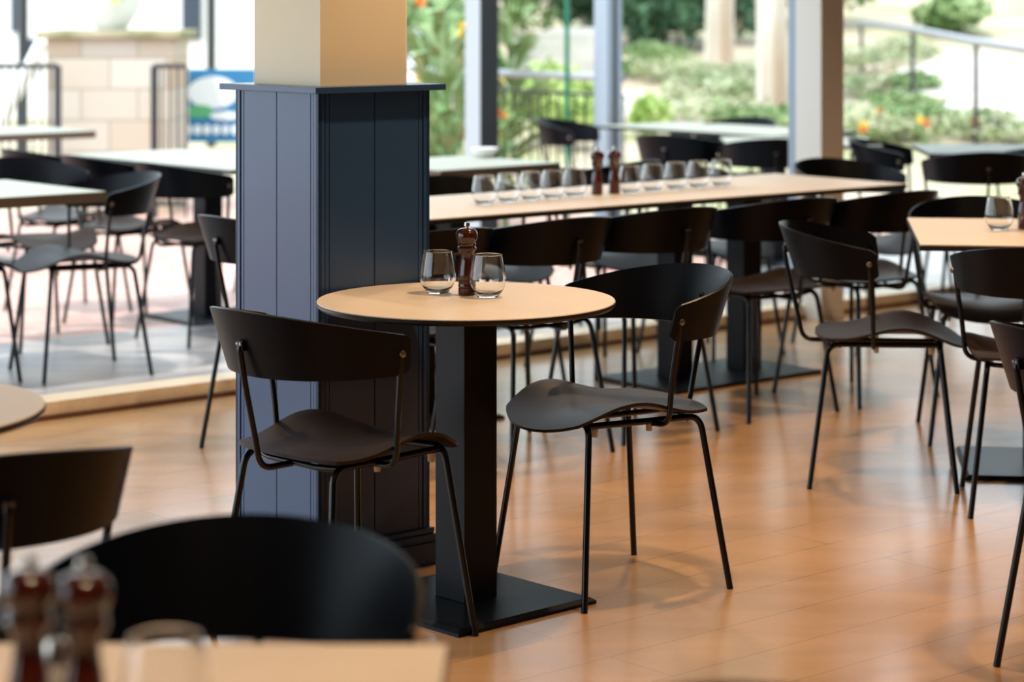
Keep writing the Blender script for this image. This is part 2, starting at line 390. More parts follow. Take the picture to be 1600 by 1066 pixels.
def chair(pos, phi, label, group=None):
    if not used[0]: o = proto; used[0] = True
    else: o = copy_tree(proto)
    o.location = (pos[0], pos[1], 0); o.rotation_euler = (0, 0, R(phi - 90))
    tag(o, label, 'chair', group); return o
# the copies are made after all parts exist; positions in metres, heading in degrees
chair((-0.393, 5.40), 44, 'black chair left of the round table with two glasses, pushed against the navy column', 'chairs at the small round table')
chair((0.252, 5.90), 212, 'black chair right of the small round table, brown light on its seat', 'chairs at the small round table')
chair((1.16, 7.21), -9, 'black chair alone in the aisle, seen side on behind the floor reflections', 'chairs around the right square table')
chair((-0.375, 2.79), -97, 'large blurred black chair back in the foreground behind the two pepper mills')
chair((-0.905, 3.80), 116, 'blurred black chair at the left edge beside the rounded tabletop')
chair((1.365, 5.03), 20, 'black chair cut off by the right edge, closest to the camera on that side')
chair((0.225, 2.02), -88, 'dark top of a chair back just peeking in at the bottom edge')
chair((1.56, 6.82), 82, 'black chair at the near side of the right square table, its back to us', 'chairs around the right square table')
chair((1.63, 7.92), -95, 'black chair tucked in at the far side of the right square table', 'chairs around the right square table')
NEAR = [((-0.36, 7.30), 128, 'leftmost, mostly behind the column'), ((0.03, 7.66), 128, 'behind the round table mill'), ((0.41, 8.03), 127, 'third from the left'),
        ((0.88, 8.42), 125, 'fourth, its seat showing'), ((1.30, 8.72), 128, 'rightmost, by the table corner')]
for p_, a, t in NEAR: chair(p_, a, 'black chair on the long table\'s near side, ' + t, 'chairs along the near side of the long table')
FAR = [((-0.52, 8.62), -49, 'nearest the navy column'), ((-0.10, 8.98), -46, 'behind the left row of glasses'), ((0.36, 9.36), -52, 'behind the pair of dark mills'),
       ((0.84, 9.75), -49, 'behind the right row of glasses')]
for p_, a, t in FAR: chair(p_, a, 'black chair on the far side of the long table, ' + t, 'chairs along the far side of the long table')
chair((1.52, 9.98), -60, 'black chair past the right end of the long table, pale light on its arm')
chair((-0.73, 7.67), 41, 'black chair mostly hidden behind the navy column, one leg standing clear')
# ------------------------------------------------------------------ tables
def pedestal(parent, x, y, ang, side=0.456, post=0.108, ztop=0.72, flat=True, name=('base_plate', 'post')):
    m = Matrix.Translation((x, y, 0)) @ Matrix.Rotation(ang, 4, 'Z'); h = side / 2
    bm = BM()
    lo = [bm.verts.new(m @ Vector((sx * h, sy * h, 0.0))) for sx, sy in ((-1, -1), (1, -1), (1, 1), (-1, 1))]
    mi = [bm.verts.new(m @ Vector((sx * h, sy * h, 0.008))) for sx, sy in ((-1, -1), (1, -1), (1, 1), (-1, 1))]
    k = h - 0.012
    hi = [bm.verts.new(m @ Vector((sx * k, sy * k, 0.016))) for sx, sy in ((-1, -1), (1, -1), (1, 1), (-1, 1))]
    bm.faces.new(lo[::-1]); bm.faces.new(hi)
    for a, b in ((lo, mi), (mi, hi)):
        for i in range(4): bm.faces.new((a[i], a[(i + 1) % 4], b[(i + 1) % 4], b[i]))
    link('base_plate', bm, M['black_steel'], parent)
    bm = BM(); box(bm, -post / 2, post / 2, -post / 2, post / 2, 0.016, ztop, 0.002, m); link('post', bm, M['black_steel'], parent)
def rect_table(corner, ang, L, W, label, lam, peds, group=None, ztop=0.75, th=0.020, edge=None, post=0.10, plate=0.45, name='dining_table'):
    """corner = near-left corner, ang = direction of L, W to its left"""
    u = Vector((math.cos(ang), math.sin(ang), 0)); v = Vector((-math.sin(ang), math.cos(ang), 0))
    t = tag(empty(name, (corner[0], corner[1], 0), ang), label, 'table', group)
    bm = BM(); box(bm, 0.0015, L - 0.0015, 0.0015, W - 0.0015, ztop - 0.004, ztop, 0.001); link('tabletop', bm, lam, t)
    bm = BM(); box(bm, 0, L, 0, W, ztop - th, ztop - 0.0041, 0.001); link('edge_board', bm, edge or M['edge'], t)
    for s, d in peds:
        bm = BM(); box(bm, s - 0.15, s + 0.15, d - 0.12, d + 0.12, ztop - th - 0.012, ztop - th); link('top_plate', bm, M['black_steel'], t)
        pedestal(t, s, d, 0, plate, post, ztop - th - 0.012)
    return t
def round_table(c, r, label, pa, group=None):
    t = tag(empty('round_table', (c[0], c[1], 0)), label, 'table', group)
    bm = BM(); lathe(bm, [(0, 0.7465), (r - 0.002, 0.7465), (r - 0.0008, 0.748), (r - 0.002, 0.750), (0, 0.750)], 96, cap=False); link('tabletop', bm, M['laminate'], t, True)
    bm = BM(); lathe(bm, [(0, 0.734), (r - 0.006, 0.734), (r, 0.740), (r, 0.7462), (0, 0.7462)], 96, cap=False); link('edge_board', bm, M['edge'], t, True)
    bm = BM(); rot_square(bm, (0, 0), pa, 0.12, 0.722, 0.734); link('top_plate', bm, M['black_steel'], t)
    pedestal(t, 0, 0, pa, 0.456, 0.108, 0.722)
    return t
T1C = (-0.1135, 5.705)
round_table(T1C, 0.370, 'small round beige table in the middle with a pepper mill and two empty glasses', R(43))
e = G(65, 640, 0.75)
round_table((e.x - 0.375, e.y), 0.375, 'rounded beige tabletop cut off by the left edge of the photo', R(30))
# foreground table
fc = G(692, 1002, 0.75)
ft = rect_table((fc.x - 1.15, fc.y - 0.62), R(-0.6), 1.15, 0.62, 'beige tabletop in the bottom left foreground carrying two mills and a glass', M['laminate'], [(0.575, 0.31)])
# long table
lr = G(1417, 287, 0.75); l0 = G(672.5, 342.5, 0.75); la = math.atan2(lr.y - l0.y, lr.x - l0.x); lu = Vector((math.cos(la), math.sin(la), 0)); lv = Vector((-lu.y, lu.x, 0))
LL = (lr - l0).length + 0.20; lc = l0 - lu * 0.20; print('long table angle', math.degrees(la), LL)
LT = rect_table(lc, la, LL, 0.74, 'long beige table behind the round one with a row of glasses and two dark mills', M['laminate'], [(0.42, 0.37)], plate=0.45)
# twin post base of the long table
a0 = G(1080, 622); s2 = (a0 - lc).dot(lu) + 0.40
for s in (s2 - 0.19, s2 + 0.19):
    bm = BM(); box(bm, s - 0.05, s + 0.05, 0.30, 0.40, 0.016, 0.718, 0.002); link('post', bm, M['black_steel'], LT)
bm = BM(); box(bm, s2 - 0.40, s2 + 0.40, 0.12, 0.58, 0, 0.016, 0.004); link('base_plate', bm, M['black_steel'], LT)
bm = BM(); box(bm, s2 - 0.35, s2 + 0.35, 0.22, 0.48, 0.718, 0.730); link('top_plate', bm, M['black_steel'], LT)
s1 = (Vector((0.014, 8.45, 0)) - lc).dot(lu)
# right square table
q0 = G(1437, 382, 0.75); q1 = G(1417, 340, 0.75); qa = math.atan2(q1.y - q0.y, q1.x - q0.x) - math.pi / 2
rect_table(q0, qa, 0.80, (q1 - q0).length, 'square beige table at the right edge with a glass and a mill on it', M['laminate'], [(0.40, 0.42)], plate=0.50)
# terrace tables
M['brown_edge'] = mat('brown_edge', (0.10, 0.07, 0.045), 0.5)
def terr(px, py, ang, L, W, label, back=False, peds=None, grp='tables out on the terrace'):
    c = G(px, py, 0.75); u = Vector((math.cos(ang), math.sin(ang), 0))
    if back: c = c - u * L
    return rect_table(c, ang, L, W, label, M['pale_laminate'], peds or [(L / 2, W / 2)], grp, th=0.042, edge=M['brown_edge'])
terr(166, 299, DIR, 1.30, 0.80, 'pale terrace table at the left edge, its corner pointing at the chair', back=True, peds=[(0.68, 0.4)])
c = G(104, 241, 0.75); a_ = DIR - math.pi / 2
rect_table(c, a_, 1.42, 0.65, 'pale terrace table beside the navy column with three chairs along it', M['pale_laminate'], [(0.72, 0.34)], 'tables out on the terrace')
terr(150, 204, DIR, 1.5, 0.7, 'thin pale terrace table furthest left, near the stone planter', back=True, peds=[(0.9, 0.35)])
terr(876, 254, DIR + 0.04, 0.74, 0.68, 'olive tinted terrace table right of the navy column with a small white bowl', back=True)
c = G(935, 196, 0.75); rect_table(c, a_, 1.42, 0.7, 'dark edged terrace table just behind the mills, in front of the grey post', M['pale_laminate'], [(0.35, 0.35), (1.1, 0.35)], 'tables out on the terrace')
c = G(1137, 227, 0.75); rect_table(c, R(-2), 0.80, 0.75, 'pale terrace table partly behind the pale square column', M['pale_laminate'], [(0.4, 0.37)], 'tables out on the terrace')
c = G(1452, 240, 0.75); rect_table(c, R(-3), 1.4, 0.75, 'pale terrace table at the top right below the handrail', M['pale_laminate'], [(0.7, 0.37)], 'tables out on the terrace')
# terrace chairs
grp = 'chairs out on the terrace'
TC = [((-1.735, 9.26), 210, 'black terrace chair at the left, side on, daylight shining on its seat'),
      ((-2.22, 9.10), 28, 'black terrace chair at the left edge, only legs and seat edge in view'),
      ((-1.36, 10.20), 41, 'black terrace chair closest to the navy column, back under the pale tabletop'),
      ((-1.77, 10.66), 41, 'black terrace chair, middle one of three in a row at the pale table'),
      ((-2.14, 11.10), 41, 'black terrace chair, leftmost of three in a row at the pale table'),
      ((-2.06, 10.05), -50, 'black terrace chair behind the left tabletop, its white lit rim showing'),
      ((-2.50, 9.72), -50, 'black terrace chair at the left edge behind the left tabletop'),
      ((-1.12, 11.85), 225, 'black terrace chair beyond the pale table, mostly behind the column'),
      ((0.46, 13.75), -20, 'dark terrace chair in front of the blue grey post'),
      ((0.95, 12.35), 60, 'dark terrace chair under the dark edged table, left one'),
      ((1.32, 12.05), 95, 'dark terrace chair left of the pale square column'),
      ((1.28, 13.75), 230, 'dark terrace chair beyond the dark edged table'),
      ((0.35, 10.30), 140, 'dark terrace chair at the near side of the olive tinted table'),
      ((2.03, 11.70), -15, 'dark terrace chair right of the pale column, tip of its arm raised'),
      ((2.20, 10.98), 92, 'black terrace chair before the top right table, pale ground beneath its back'),
      ((2.62, 11.45), 100, 'dark terrace chair cut off by the right edge at the top right table')]
for p_, a, t in TC: chair(p_, a, t, grp)
# ------------------------------------------------------------------ tableware
def make_glass():
    bm = BM()
    outer_ = [(0.0265, 0.0012), (0.0285, 0.0035), (0.0325, 0.0085), (0.0370, 0.0145), (0.0410, 0.0215), (0.0440, 0.0290), (0.0457, 0.0360), (0.0462, 0.0420), (0.0459, 0.0480), (0.0451, 0.0550),
              (0.0441, 0.0620), (0.0421, 0.0750), (0.0400, 0.0880), (0.0378, 0.0990), (0.0368, 0.1040), (0.0366, 0.1055)]
    inner_ = [(r - 0.0013, z) for r, z in outer_[4:]]
    pr = [(0.0, 0.0), (0.0245, 0.0), (0.0258, 0.0004)] + outer_ + [(0.03635, 0.1062), (0.0357, 0.1064), (0.0354, 0.1060)] + inner_[::-1] + [(0.0365, 0.0170), (0.0315, 0.0120), (0.0250, 0.0090), (0.0150, 0.0078), (0.0, 0.0076)]
    lathe(bm, pr, 48, cap=False); return link('tumbler', bm, M['glass'], None, True)
gl = make_glass(); g_used = [False]
def glass(p, label, group=None, z=0.7501):
    if not g_used[0]: o = gl; g_used[0] = True
    else: o = gl.copy(); col.objects.link(o)
    o.location = (p[0], p[1], z); tag(o, label, 'glass', group); return o
def make_mill():
    root = empty('pepper_mill')
    bm = BM()
    lathe(bm, [(0, 0), (0.0205, 0), (0.0218, 0.002), (0.0218, 0.017), (0.0205, 0.0185), (0.0218, 0.021), (0.0222, 0.0245), (0.0206, 0.0275), (0.0206, 0.029), (0.022, 0.0315), (0.022, 0.036), (0.0203, 0.038),
               (0.0215, 0.044), (0.0215, 0.052), (0.0195, 0.066), (0.0165, 0.082), (0.0158, 0.094), (0.0170, 0.104), (0.0205, 0.111), (0.0240, 0.115), (0.0245, 0.118), (0.0225, 0.121), (0.0190, 0.122), (0, 0.122)], 32, cap=False)
    link('body', bm, M['wood_red'], root, True)
    bm = BM()
    lathe(bm, [(0, 0.1222), (0.0190, 0.1222), (0.0225, 0.124), (0.0232, 0.128), (0.0215, 0.131), (0.0238, 0.136), (0.0268, 0.143), (0.0276, 0.150), (0.0262, 0.158), (0.0220, 0.1645), (0.0150, 0.168), (0, 0.1685)], 32, cap=False)
    link('cap', bm, M['wood_red'], root, True)
    bm = BM(); lathe(bm, [(0, 0.168), (0.0042, 0.168), (0.0042, 0.1715), (0.0072, 0.173), (0.0078, 0.178), (0.0065, 0.182), (0, 0.183)], 18, cap=False)
    link('knob', bm, M['steel'], root, True)
    return root
ml = make_mill(); m_used = [False]
def mill(p, label, group=None):
    if not m_used[0]: o = ml; m_used[0] = True
    else: o = copy_tree(ml)
    o.location = (p[0], p[1], 0.7501); tag(o, label, 'pepper mill', group); return o
glass(G(762, 464, 0.75), 'clear glass tumbler in front, right of the mill on the round table', 'glasses on the round table')
glass(G(684, 458, 0.75), 'clear glass tumbler at the back, left of the mill on the round table', 'glasses on the round table')
mill(G(729.5, 461, 0.75), 'polished dark red wooden pepper mill between two glasses on the round table')
GL = [(757, 320), (794, 316), (830, 313), (864, 310.5), (898, 307.5)]
GR = [(985, 302), (1020, 299), (1056, 296), (1091, 293.5), (1127, 291)]
nm = ['first', 'second', 'third', 'fourth', 'fifth']
for i, q in enumerate(GL): glass(G(*q, 0.75), 'tumbler on the long table, %s from the left in the left row of five' % nm[i], 'glasses on the long table')
for i, q in enumerate(GR): glass(G(*q, 0.75), 'tumbler on the long table, %s from the left in the row right of the mills' % nm[i], 'glasses on the long table')
mill(G(933, 304.5, 0.75), 'dark red mill on the long table, left one of the pair', 'mills on the long table')
mill(G(960, 303, 0.75), 'dark red mill on the long table, right one of the pair', 'mills on the long table')
glass(G(1561, 359, 0.75), 'tumbler on the square table at the right edge')
mill(G(1601, 358, 0.75), 'dark red mill cut off by the right edge, on the square table')
mill((-0.424, 2.285), 'blurred dark red mill in the foreground, right one of the pair', 'mills in the foreground')
mill((-0.482, 2.30), 'blurred dark red mill in the foreground, left one by the photo edge', 'mills in the foreground')
glass((-0.344, 2.285), 'blurred tumbler in the foreground, right of the mills')
sh = tag(empty('salt_shaker', (-0.468, 2.37, 0.7501)), 'small clear shaker with a metal lid between the foreground mills', 'salt shaker')
bm = BM(); lathe(bm, [(0, 0), (0.018, 0), (0.019, 0.002), (0.016, 0.055), (0, 0.055)], 24, cap=False); link('jar', bm, mat('salt', (0.8, 0.78, 0.74), 0.25), sh, True)
bm = BM(); lathe(bm, [(0, 0.055), (0.0165, 0.055), (0.016, 0.068), (0.010, 0.078), (0, 0.081)], 24, cap=False); link('lid', bm, M['steel'], sh, True)
bw = G(757, 246, 0.75)
bm = BM(); lathe(bm, [(0, 0.0), (0.03, 0.0), (0.062, 0.028), (0.066, 0.045), (0.061, 0.045), (0.055, 0.03), (0.0, 0.008)], 24, cap=False)
tag(link('bowl', bm, mat('white_china', (0.9, 0.9, 0.9), 0.2), None, True, loc=(bw.x, bw.y, 0.7501)), 'small white bowl on the olive tinted terrace table', 'bowl')
# ------------------------------------------------------------------ garden ground
YS = 15.5
def gz(x, y):
    r = min(1, max(0, (x + 1.6) / 0.9)); r = r * r * (3 - 2 * r)
    z = 0.09 * max(0, y - YS) * r
    if y > 31: z += (y - 31) * 0.20 * r
    z += 0.03 * math.sin(x * 2.1 + y) * min(1, max(0, y - YS) / 3) * r
    return z - 0.02
M['ground'] = noisy(mat('garden_ground', (0.5, 0.5, 0.3), 0.9), (0.36, 0.36, 0.20), (0.52, 0.42, 0.33), 0.9, 5, lo=0.42, hi=0.6)
bm = BM(); nx, ny = 60, 60; vv = []
for i in range(nx + 1):
    x = -14 + 30 * i / nx; vv.append([bm.verts.new((x, 10.5 + 35 * j / ny, min(-0.135, gz(x, 10.5 + 35 * j / ny) - 0.115) if 10.5 + 35 * j / ny < YS + 0.6 else gz(x, 10.5 + 35 * j / ny))) for j in range(ny + 1)])
for i in range(nx):
    for j in range(ny): bm.faces.new((vv[i][j], vv[i + 1][j], vv[i + 1][j + 1], vv[i][j + 1]))
tag(link('garden_ground', bm, M['ground'], None, True), kind='structure')
def patch(name, pts, m, lift=0.03, label=None):
    bm = BM(); n = len(pts)
    a = [bm.verts.new((p[0], p[1], gz(p[0], p[1]) + lift)) for p in pts]; b = [bm.verts.new((p[0], p[1], gz(p[0], p[1]) - 0.1)) for p in pts]
    bm.faces.new(a); bm.faces.new(b[::-1])
    for i in range(n): bm.faces.new((a[i], b[i], b[(i + 1) % n], a[(i + 1) % n]))
    return tag(link(name, bm, m), label, kind='structure')
M['path'] = noisy(mat('pale_path', (0.75, 0.68, 0.62), 0.8), (0.50, 0.42, 0.37), (0.60, 0.56, 0.52), 1.5)
def ground_at(px, py):                     # where the view ray meets the slope
    Y = 14.0
    while Y < 60:
        p = P(px, py, Y)
        if p.z <= gz(p.x, p.y): return Vector((p.x, p.y, gz(p.x, p.y)))
        Y += 0.03
    return P(px, py, 40)
patch('garden_path', [ground_at(*q) for q in ((1400, 205), (1700, 225), (1750, 110), (1500, 88), (1400, 118))], M['path'], 0.05)
patch('garden_path', [ground_at(*q) for q in ((965, 196), (1080, 188), (1060, 160), (965, 150))], M['path'], 0.05)
# ------------------------------------------------------------------ planting
def leaf_mat(name, c1, c2, sc=3):
    m = noisy(mat(name, c1, 0.55), c1, c2, sc, 3, lo=0.4, hi=0.6)
    b = m.node_tree.nodes['Principled BSDF']; b.inputs['Subsurface Weight'].default_value = 0.0
    return m
M['leaf_dark'] = leaf_mat('leaf_dark', (0.03, 0.085, 0.045), (0.09, 0.19, 0.10))
M['leaf_mid'] = leaf_mat('leaf_mid', (0.12, 0.22, 0.07), (0.30, 0.40, 0.18))
M['leaf_light'] = leaf_mat('leaf_light', (0.32, 0.40, 0.20), (0.52, 0.52, 0.36), 6)
M['flower_orange'] = mat('flower_orange', (0.85, 0.22, 0.03), 0.5)
M['flower_yellow'] = mat('flower_yellow', (0.85, 0.60, 0.06), 0.5)
M['bark_pale'] = noisy(mat('bark_pale', (0.6, 0.55, 0.48), 0.8), (0.70, 0.68, 0.62), (0.42, 0.30, 0.21), 1.6, 3, (2.5, 2.5, 0.35))
def leaf(bm, p, size, d=None, mi=0):
    d = d or Vector((random.gauss(0, 1), random.gauss(0, 1), random.gauss(0, 1))).normalized()
    s = d.orthogonal().normalized(); s.rotate(Matrix.Rotation(random.uniform(0, 6.28), 3, d)); n = d.cross(s)
    a = [p - d * size * 0.5, p + s * size * 0.28 + n * size * 0.05, p + d * size * 0.5, p - s * size * 0.28 + n * size * 0.05]
    f = bm.faces.new([bm.verts.new(q) for q in a]); f.material_index = mi
def cloud(bm, c, rad, n, size, mi=0):
    for _ in range(n):
        v = Vector((random.gauss(0, 1), random.gauss(0, 1), random.gauss(0, 1))).normalized() * (random.uniform(0.45, 1.0))
        leaf(bm, Vector((c[0] + v.x * rad[0], c[1] + v.y * rad[1], c[2] + v.z * rad[2])), size * random.uniform(0.7, 1.3), mi=mi)
def shrub(name, c, rad, n, size, m, label, cat='shrub', group=None, lumps=5, stem=True):
    o = tag(empty(name, c), label, cat, group)
    bm = BM()
    for _ in range(lumps):
        q = (random.uniform(-.5, .5) * rad[0], random.uniform(-.5, .5) * rad[1], rad[2] * random.uniform(0.7, 1.25))
        cloud(bm, q, (rad[0] * 0.68, rad[1] * 0.68, rad[2] * 0.72), n // lumps, size)
    link('foliage', bm, m, o)
    if stem:
        bm = BM()
        for _ in range(4): tube(bm, [(0, 0, -0.05), (random.uniform(-.3, .3) * rad[0], random.uniform(-.3, .3) * rad[1], rad[2])], 0.02, 0, 6)
        link('stem', bm, M['bark_pale'], o)
    return o
def tree(base, w_, h, lean, label):
    o = tag(empty('tree', base), label, 'tree', 'pale trunked trees on the slope')
    bm = BM(); pts = [(0, 0, -0.2), (0, 0, 0.25), (lean * 0.4, 0, h * 0.5), (lean, 0.1, h)]
    tube(bm, fillet(pts, 0.6), w_ / 2 * 1.12, 0, 16, w_ / 2 * 0.8); link('trunk', bm, M['bark_pale'], o, True)
    bm = BM()
    for k in range(5): cloud(bm, (lean + random.uniform(-1, 1), random.uniform(-1, 1), h + random.uniform(-0.3, 1.2)), (0.9, 0.9, 0.6), 260, 0.16)
    link('crown', bm, M['leaf_mid'], o)
t1 = ground_at(1124, 118); tree(t1, 46 / F_PX * t1.y, 3.6, 0.05, 'pale trunk standing in front of the dark hedge')
t2 = ground_at(1207, 186); tree(t2, 50 / F_PX * t2.y, 3.8, -0.05, 'paler brown and white trunk beside the square column')
b_ = ground_at(930, 108)
for k, (px, py, rx, rz) in enumerate(((1000, 84, 0.42, 0.85), (1068, 86, 0.40, 0.95), (1160, 80, 0.38, 0.9), (912, 60, 0.40, 0.6))):
    g = ground_at(px, py)
    shrub('hedge_shrub', (g.x, g.y + 0.6, g.z), (rx, 0.8, rz), 2600, 0.13, M['leaf_dark'], 'dark green bush at the top of the slope, ' + ('nearest the blue grey post', 'left of the first trunk', 'between the two pale trunks', 'above the white garden wall')[k], 'bush', 'dark bushes at the top of the slope')
# low ground cover clumps
pos = [(1000, 118), (1060, 128), (1150, 135), (1010, 100), (1095, 160), (1160, 170), (1210, 200), (1130, 190), (1340, 150), (1375, 185), (1335, 215), (1400, 220), (1450, 150), (1365, 112), (1430, 95), (1470, 205), (1500, 215), (1560, 222)]
where = ['below the left dark bush', 'in the gap between post and first trunk', 'right under the two trunks', 'at the foot of the hedge', 'over the dark edged table', 'left of the second trunk',
         'against the square column', 'above the pale tabletop left of the column', 'just right of the square column', 'below the left handrail post', 'above the tabletop right of the column', 'by the orange flowers',
         'between the left and middle handrail posts', 'at the first handrail post', 'under the handrail by the middle post', 'left of the right handrail post', 'below the right handrail post', 'near the right edge below the path']
for k, q in enumerate(pos):
    g = ground_at(*q)
    shrub('groundcover_plant', g, (0.42 + 0.2 * random.random(), 0.4, 0.10 + 0.06 * random.random()), 520, 0.075, M['leaf_light' if k % 3 else 'leaf_mid'],
          'low leafy pale green clump on the slope ' + where[k], 'plant', 'low plants on the slope', 3, False)
M['leaf_yellow'] = leaf_mat('leaf_yellow', (0.26, 0.40, 0.08), (0.50, 0.60, 0.22), 5)
for k, (px, py, h_) in enumerate(((800, 235, .30), (845, 225, .34), (893, 235, .28), (925, 215, .30), (868, 190, .30), (1010, 215, .2))):
    g = ground_at(px, py)
    shrub('bright_shrub', (g.x, max(g.y, 16.3), g.z), (0.27, 0.25, h_), 900, 0.07, M['leaf_yellow'], 'sunlit yellow green shrub behind the railing, ' + ('by the dark post', 'second from the dark post', 'at the green pole', 'against the blue grey post', 'further up the slope', 'right of the blue grey post')[k], 'shrub', 'sunlit shrubs behind the railing', 4, False)
# flowering plants
def flower_plant(base, h, label, nl=16, spread=0.22, nf=3, cat='plant', ll=0.42):
    o = tag(empty('flowering_plant', base), label, cat, 'orange flowering plants')
    bm = BM()
    for k in range(nl):
        a = random.uniform(0, 6.28); z = random.uniform(0.15, 0.95) * h; r = random.uniform(0.02, 0.07)
        p0 = Vector((math.cos(a) * r, math.sin(a) * r, z)); tip = p0 + Vector((math.cos(a) * spread, math.sin(a) * spread, ll * h * random.uniform(0.1, 0.45)))
        mid = (p0 + tip) / 2 + Vector((0, 0, 0.05 * h)); s = Vector((-math.sin(a), math.cos(a), 0)) * 0.035 * (h + 0.3)
        v = [bm.verts.new(q) for q in (p0, mid - s, tip, mid + s)]; bm.faces.new(v)
    link('leaves', bm, M['leaf_mid'], o)
    bm = BM()
    for k in range(3): tube(bm, [(0.02 * k, 0, -0.03), (random.uniform(-.05, .05), random.uniform(-.05, .05), h * 0.9)], 0.008, 0, 6)
    link('stem', bm, M['leaf_mid'], o)
    for k in range(nf):
        bm = BM(); cloud(bm, (random.uniform(-.12, .12) * h, random.uniform(-.1, .1), h * random.uniform(0.45, 1.05)), (0.035, 0.035, 0.045), 18, 0.045)
        link('flower', bm, M['flower_yellow' if k % 2 else 'flower_orange'], o)
for k, (px, py, Y, h) in enumerate(((672, 225, 15.3, 1.5), (700, 240, 14.6, 1.45), (716, 200, 16.4, 1.7), (800, 160, 17.0, 1.5), (785, 225, 15.2, 0.8))):
    p0 = P(px, py, Y); flower_plant((p0.x, p0.y, -0.0 if p0.y < 15.6 else gz(p0.x, p0.y)), h, ('tall orange flowering plant right beside the navy column', 'tall leafy plant with orange blooms left of the slim pale post', 'tallest flowering plant, behind the slim pale post', 'red flowered plant right of the slim dark post', 'short flowering plant at the foot of the slim dark post')[k], 44, 0.26, 4)
for k, (px, py) in enumerate(((1378, 214), (1428, 218), (1524, 222), (1345, 240), (1445, 232))):
    g = ground_at(px, py); flower_plant(g, 0.22, ('small orange flower clump right of the column, left one', 'small orange flower clump under the middle handrail post', 'dark leaved flower clump at the right handrail post', 'flower clump seen below the tabletop by the column', 'flower clump behind the raised chair arm')[k], 22, 0.14, 2)
# ------------------------------------------------------------------ handrail, railing, wall
M['rail_black'] = mat('rail_black', (0.03, 0.03, 0.035), 0.4); M['rail_grey'] = mat('rail_grey', (0.42, 0.42, 0.46), 0.35, metal=0.6)
M['green_paint'] = mat('green_paint', (0.01, 0.17, 0.10), 0.4)
h = tag(empty('handrail', (0, 0, 0)), 'grey metal handrail on dark posts climbing the path at the top right', 'handrail')
tops = []
for (px, pt, pb) in ((1346, 36, 112), (1426, 46, 172), (1525, 66, 224), (1690, 90, 300)):
    g = ground_at(px, pb); tp = P(px, pt, g.y); tops.append(tp)
    bm = BM(); tube(bm, [(g.x, g.y, g.z - 0.05), tuple(tp)], 0.022, 0, 8); link('post', bm, M['rail_black'], h)
bm = BM(); tube(bm, tops, 0.035, 0, 10); link('rail', bm, M['rail_grey'], h, True)
rr = tag(empty('garden_railing', (0, 0, 0)), 'dark garden railing with thin upright bars beyond the terrace', 'railing')
ra, rb = Vector((-1.6, 18.6, 0)), Vector((0.75, 15.45, 0)); d = rb - ra
for zz, r_ in ((0.98, 0.028), (0.86, 0.012), (0.12, 0.012)):
    bm = BM(); tube(bm, [ra + Vector((0, 0, zz)), rb + Vector((0, 0, zz))], r_, 0, 8); link('rail', bm, M['rail_grey' if zz > 0.9 else 'rail_black'], rr)
nb = 38
for k in range(nb + 1):
    p0 = ra + d * k / nb; bm = BM(); big = k % 12 == 0
    tube(bm, [p0 + Vector((0, 0, -0.1 if big else 0.12)), p0 + Vector((0, 0, 0.97 if big else 0.86))], 0.02 if big else 0.007, 0, 6); link('upright' if not big else 'post', bm, M['rail_black'], rr)
p0 = P(886, 190, 15.9); bm = BM(); tube(bm, [(p0.x, p0.y, -0.1), (p0.x, p0.y, 2.6)], 0.017, 0, 10)
tag(link('pole', bm, M['green_paint'], None, True), 'thin dark green pole rising behind the garden railing', 'pole')
M['stone'] = noisy(mat('white_stone', (0.72, 0.70, 0.64), 0.85), (0.42, 0.41, 0.38), (0.58, 0.56, 0.52), 2, 4, (1, 1, 4), bump=0.3)
gw = tag(empty('garden_wall', (0, 0, 0)), 'stepped white stone garden wall on the slope between the posts', 'wall')
Yw = 22.5
def wallblock(x0, y0, x1, y1, Y, name='block'):
    a = P(x0, y1, Y); b = P(x1, y0, Y); bm = BM(); box(bm, a.x, b.x, Y, Y + 0.45, min(a.z, gz(a.x, Y)) - 0.2, b.z, 0.02); link(name, bm, M['stone'], gw)
wallblock(792, 62, 840, 125, Yw); wallblock(838, 50, 936, 125, Yw); wallblock(862, 44, 942, 60, Yw + 0.5, 'coping')
# building far behind
M['white_wall'] = mat('white_wall', (0.85, 0.85, 0.83), 0.8); M['dark_glass'] = mat('dark_glass', (0.03, 0.04, 0.06), 0.1)
def building(x0, x1, Y, z1, label, wins):
    o = tag(empty('building', ((x0 + x1) / 2, Y, 0)), label, 'building')
    cx = (x0 + x1) / 2
    bm = BM(); box(bm, x0 - cx, x1 - cx, 0, 4, -0.3, z1); link('wall', bm, M['white_wall'], o)
    bm = BM(); box(bm, x0 - cx - 0.3, x1 - cx + 0.3, -0.3, 4.3, z1, z1 + 0.25); link('roof', bm, M['rail_grey'], o)
    for (px0, py0, px1, py1) in wins:
        a = P(px0, py1, Y); b = P(px1, py0, Y); bm = BM(); box(bm, a.x - cx, b.x - cx, -0.05, 0.03, max(a.z, 0), b.z); w_ = link('window', bm, M['dark_glass'], o)
building(-12.5, -2.2, 30, 4.0, 'white building behind the stone planter at the upper left', [(18, -40, 36, 50), (285, -40, 315, 62), (44, 60, 60, 108)])
building(0.1, 4.0, 36, 4.2, 'white building glimpsed above the garden wall', [(1010, -60, 1060, -20)])
building(4.6, 11.0, 33, 4.0, 'white building at the top right above the handrail', [(1418, -30, 1432, 30), (1452, -30, 1462, 14), (1488, -20, 1512, 4)])
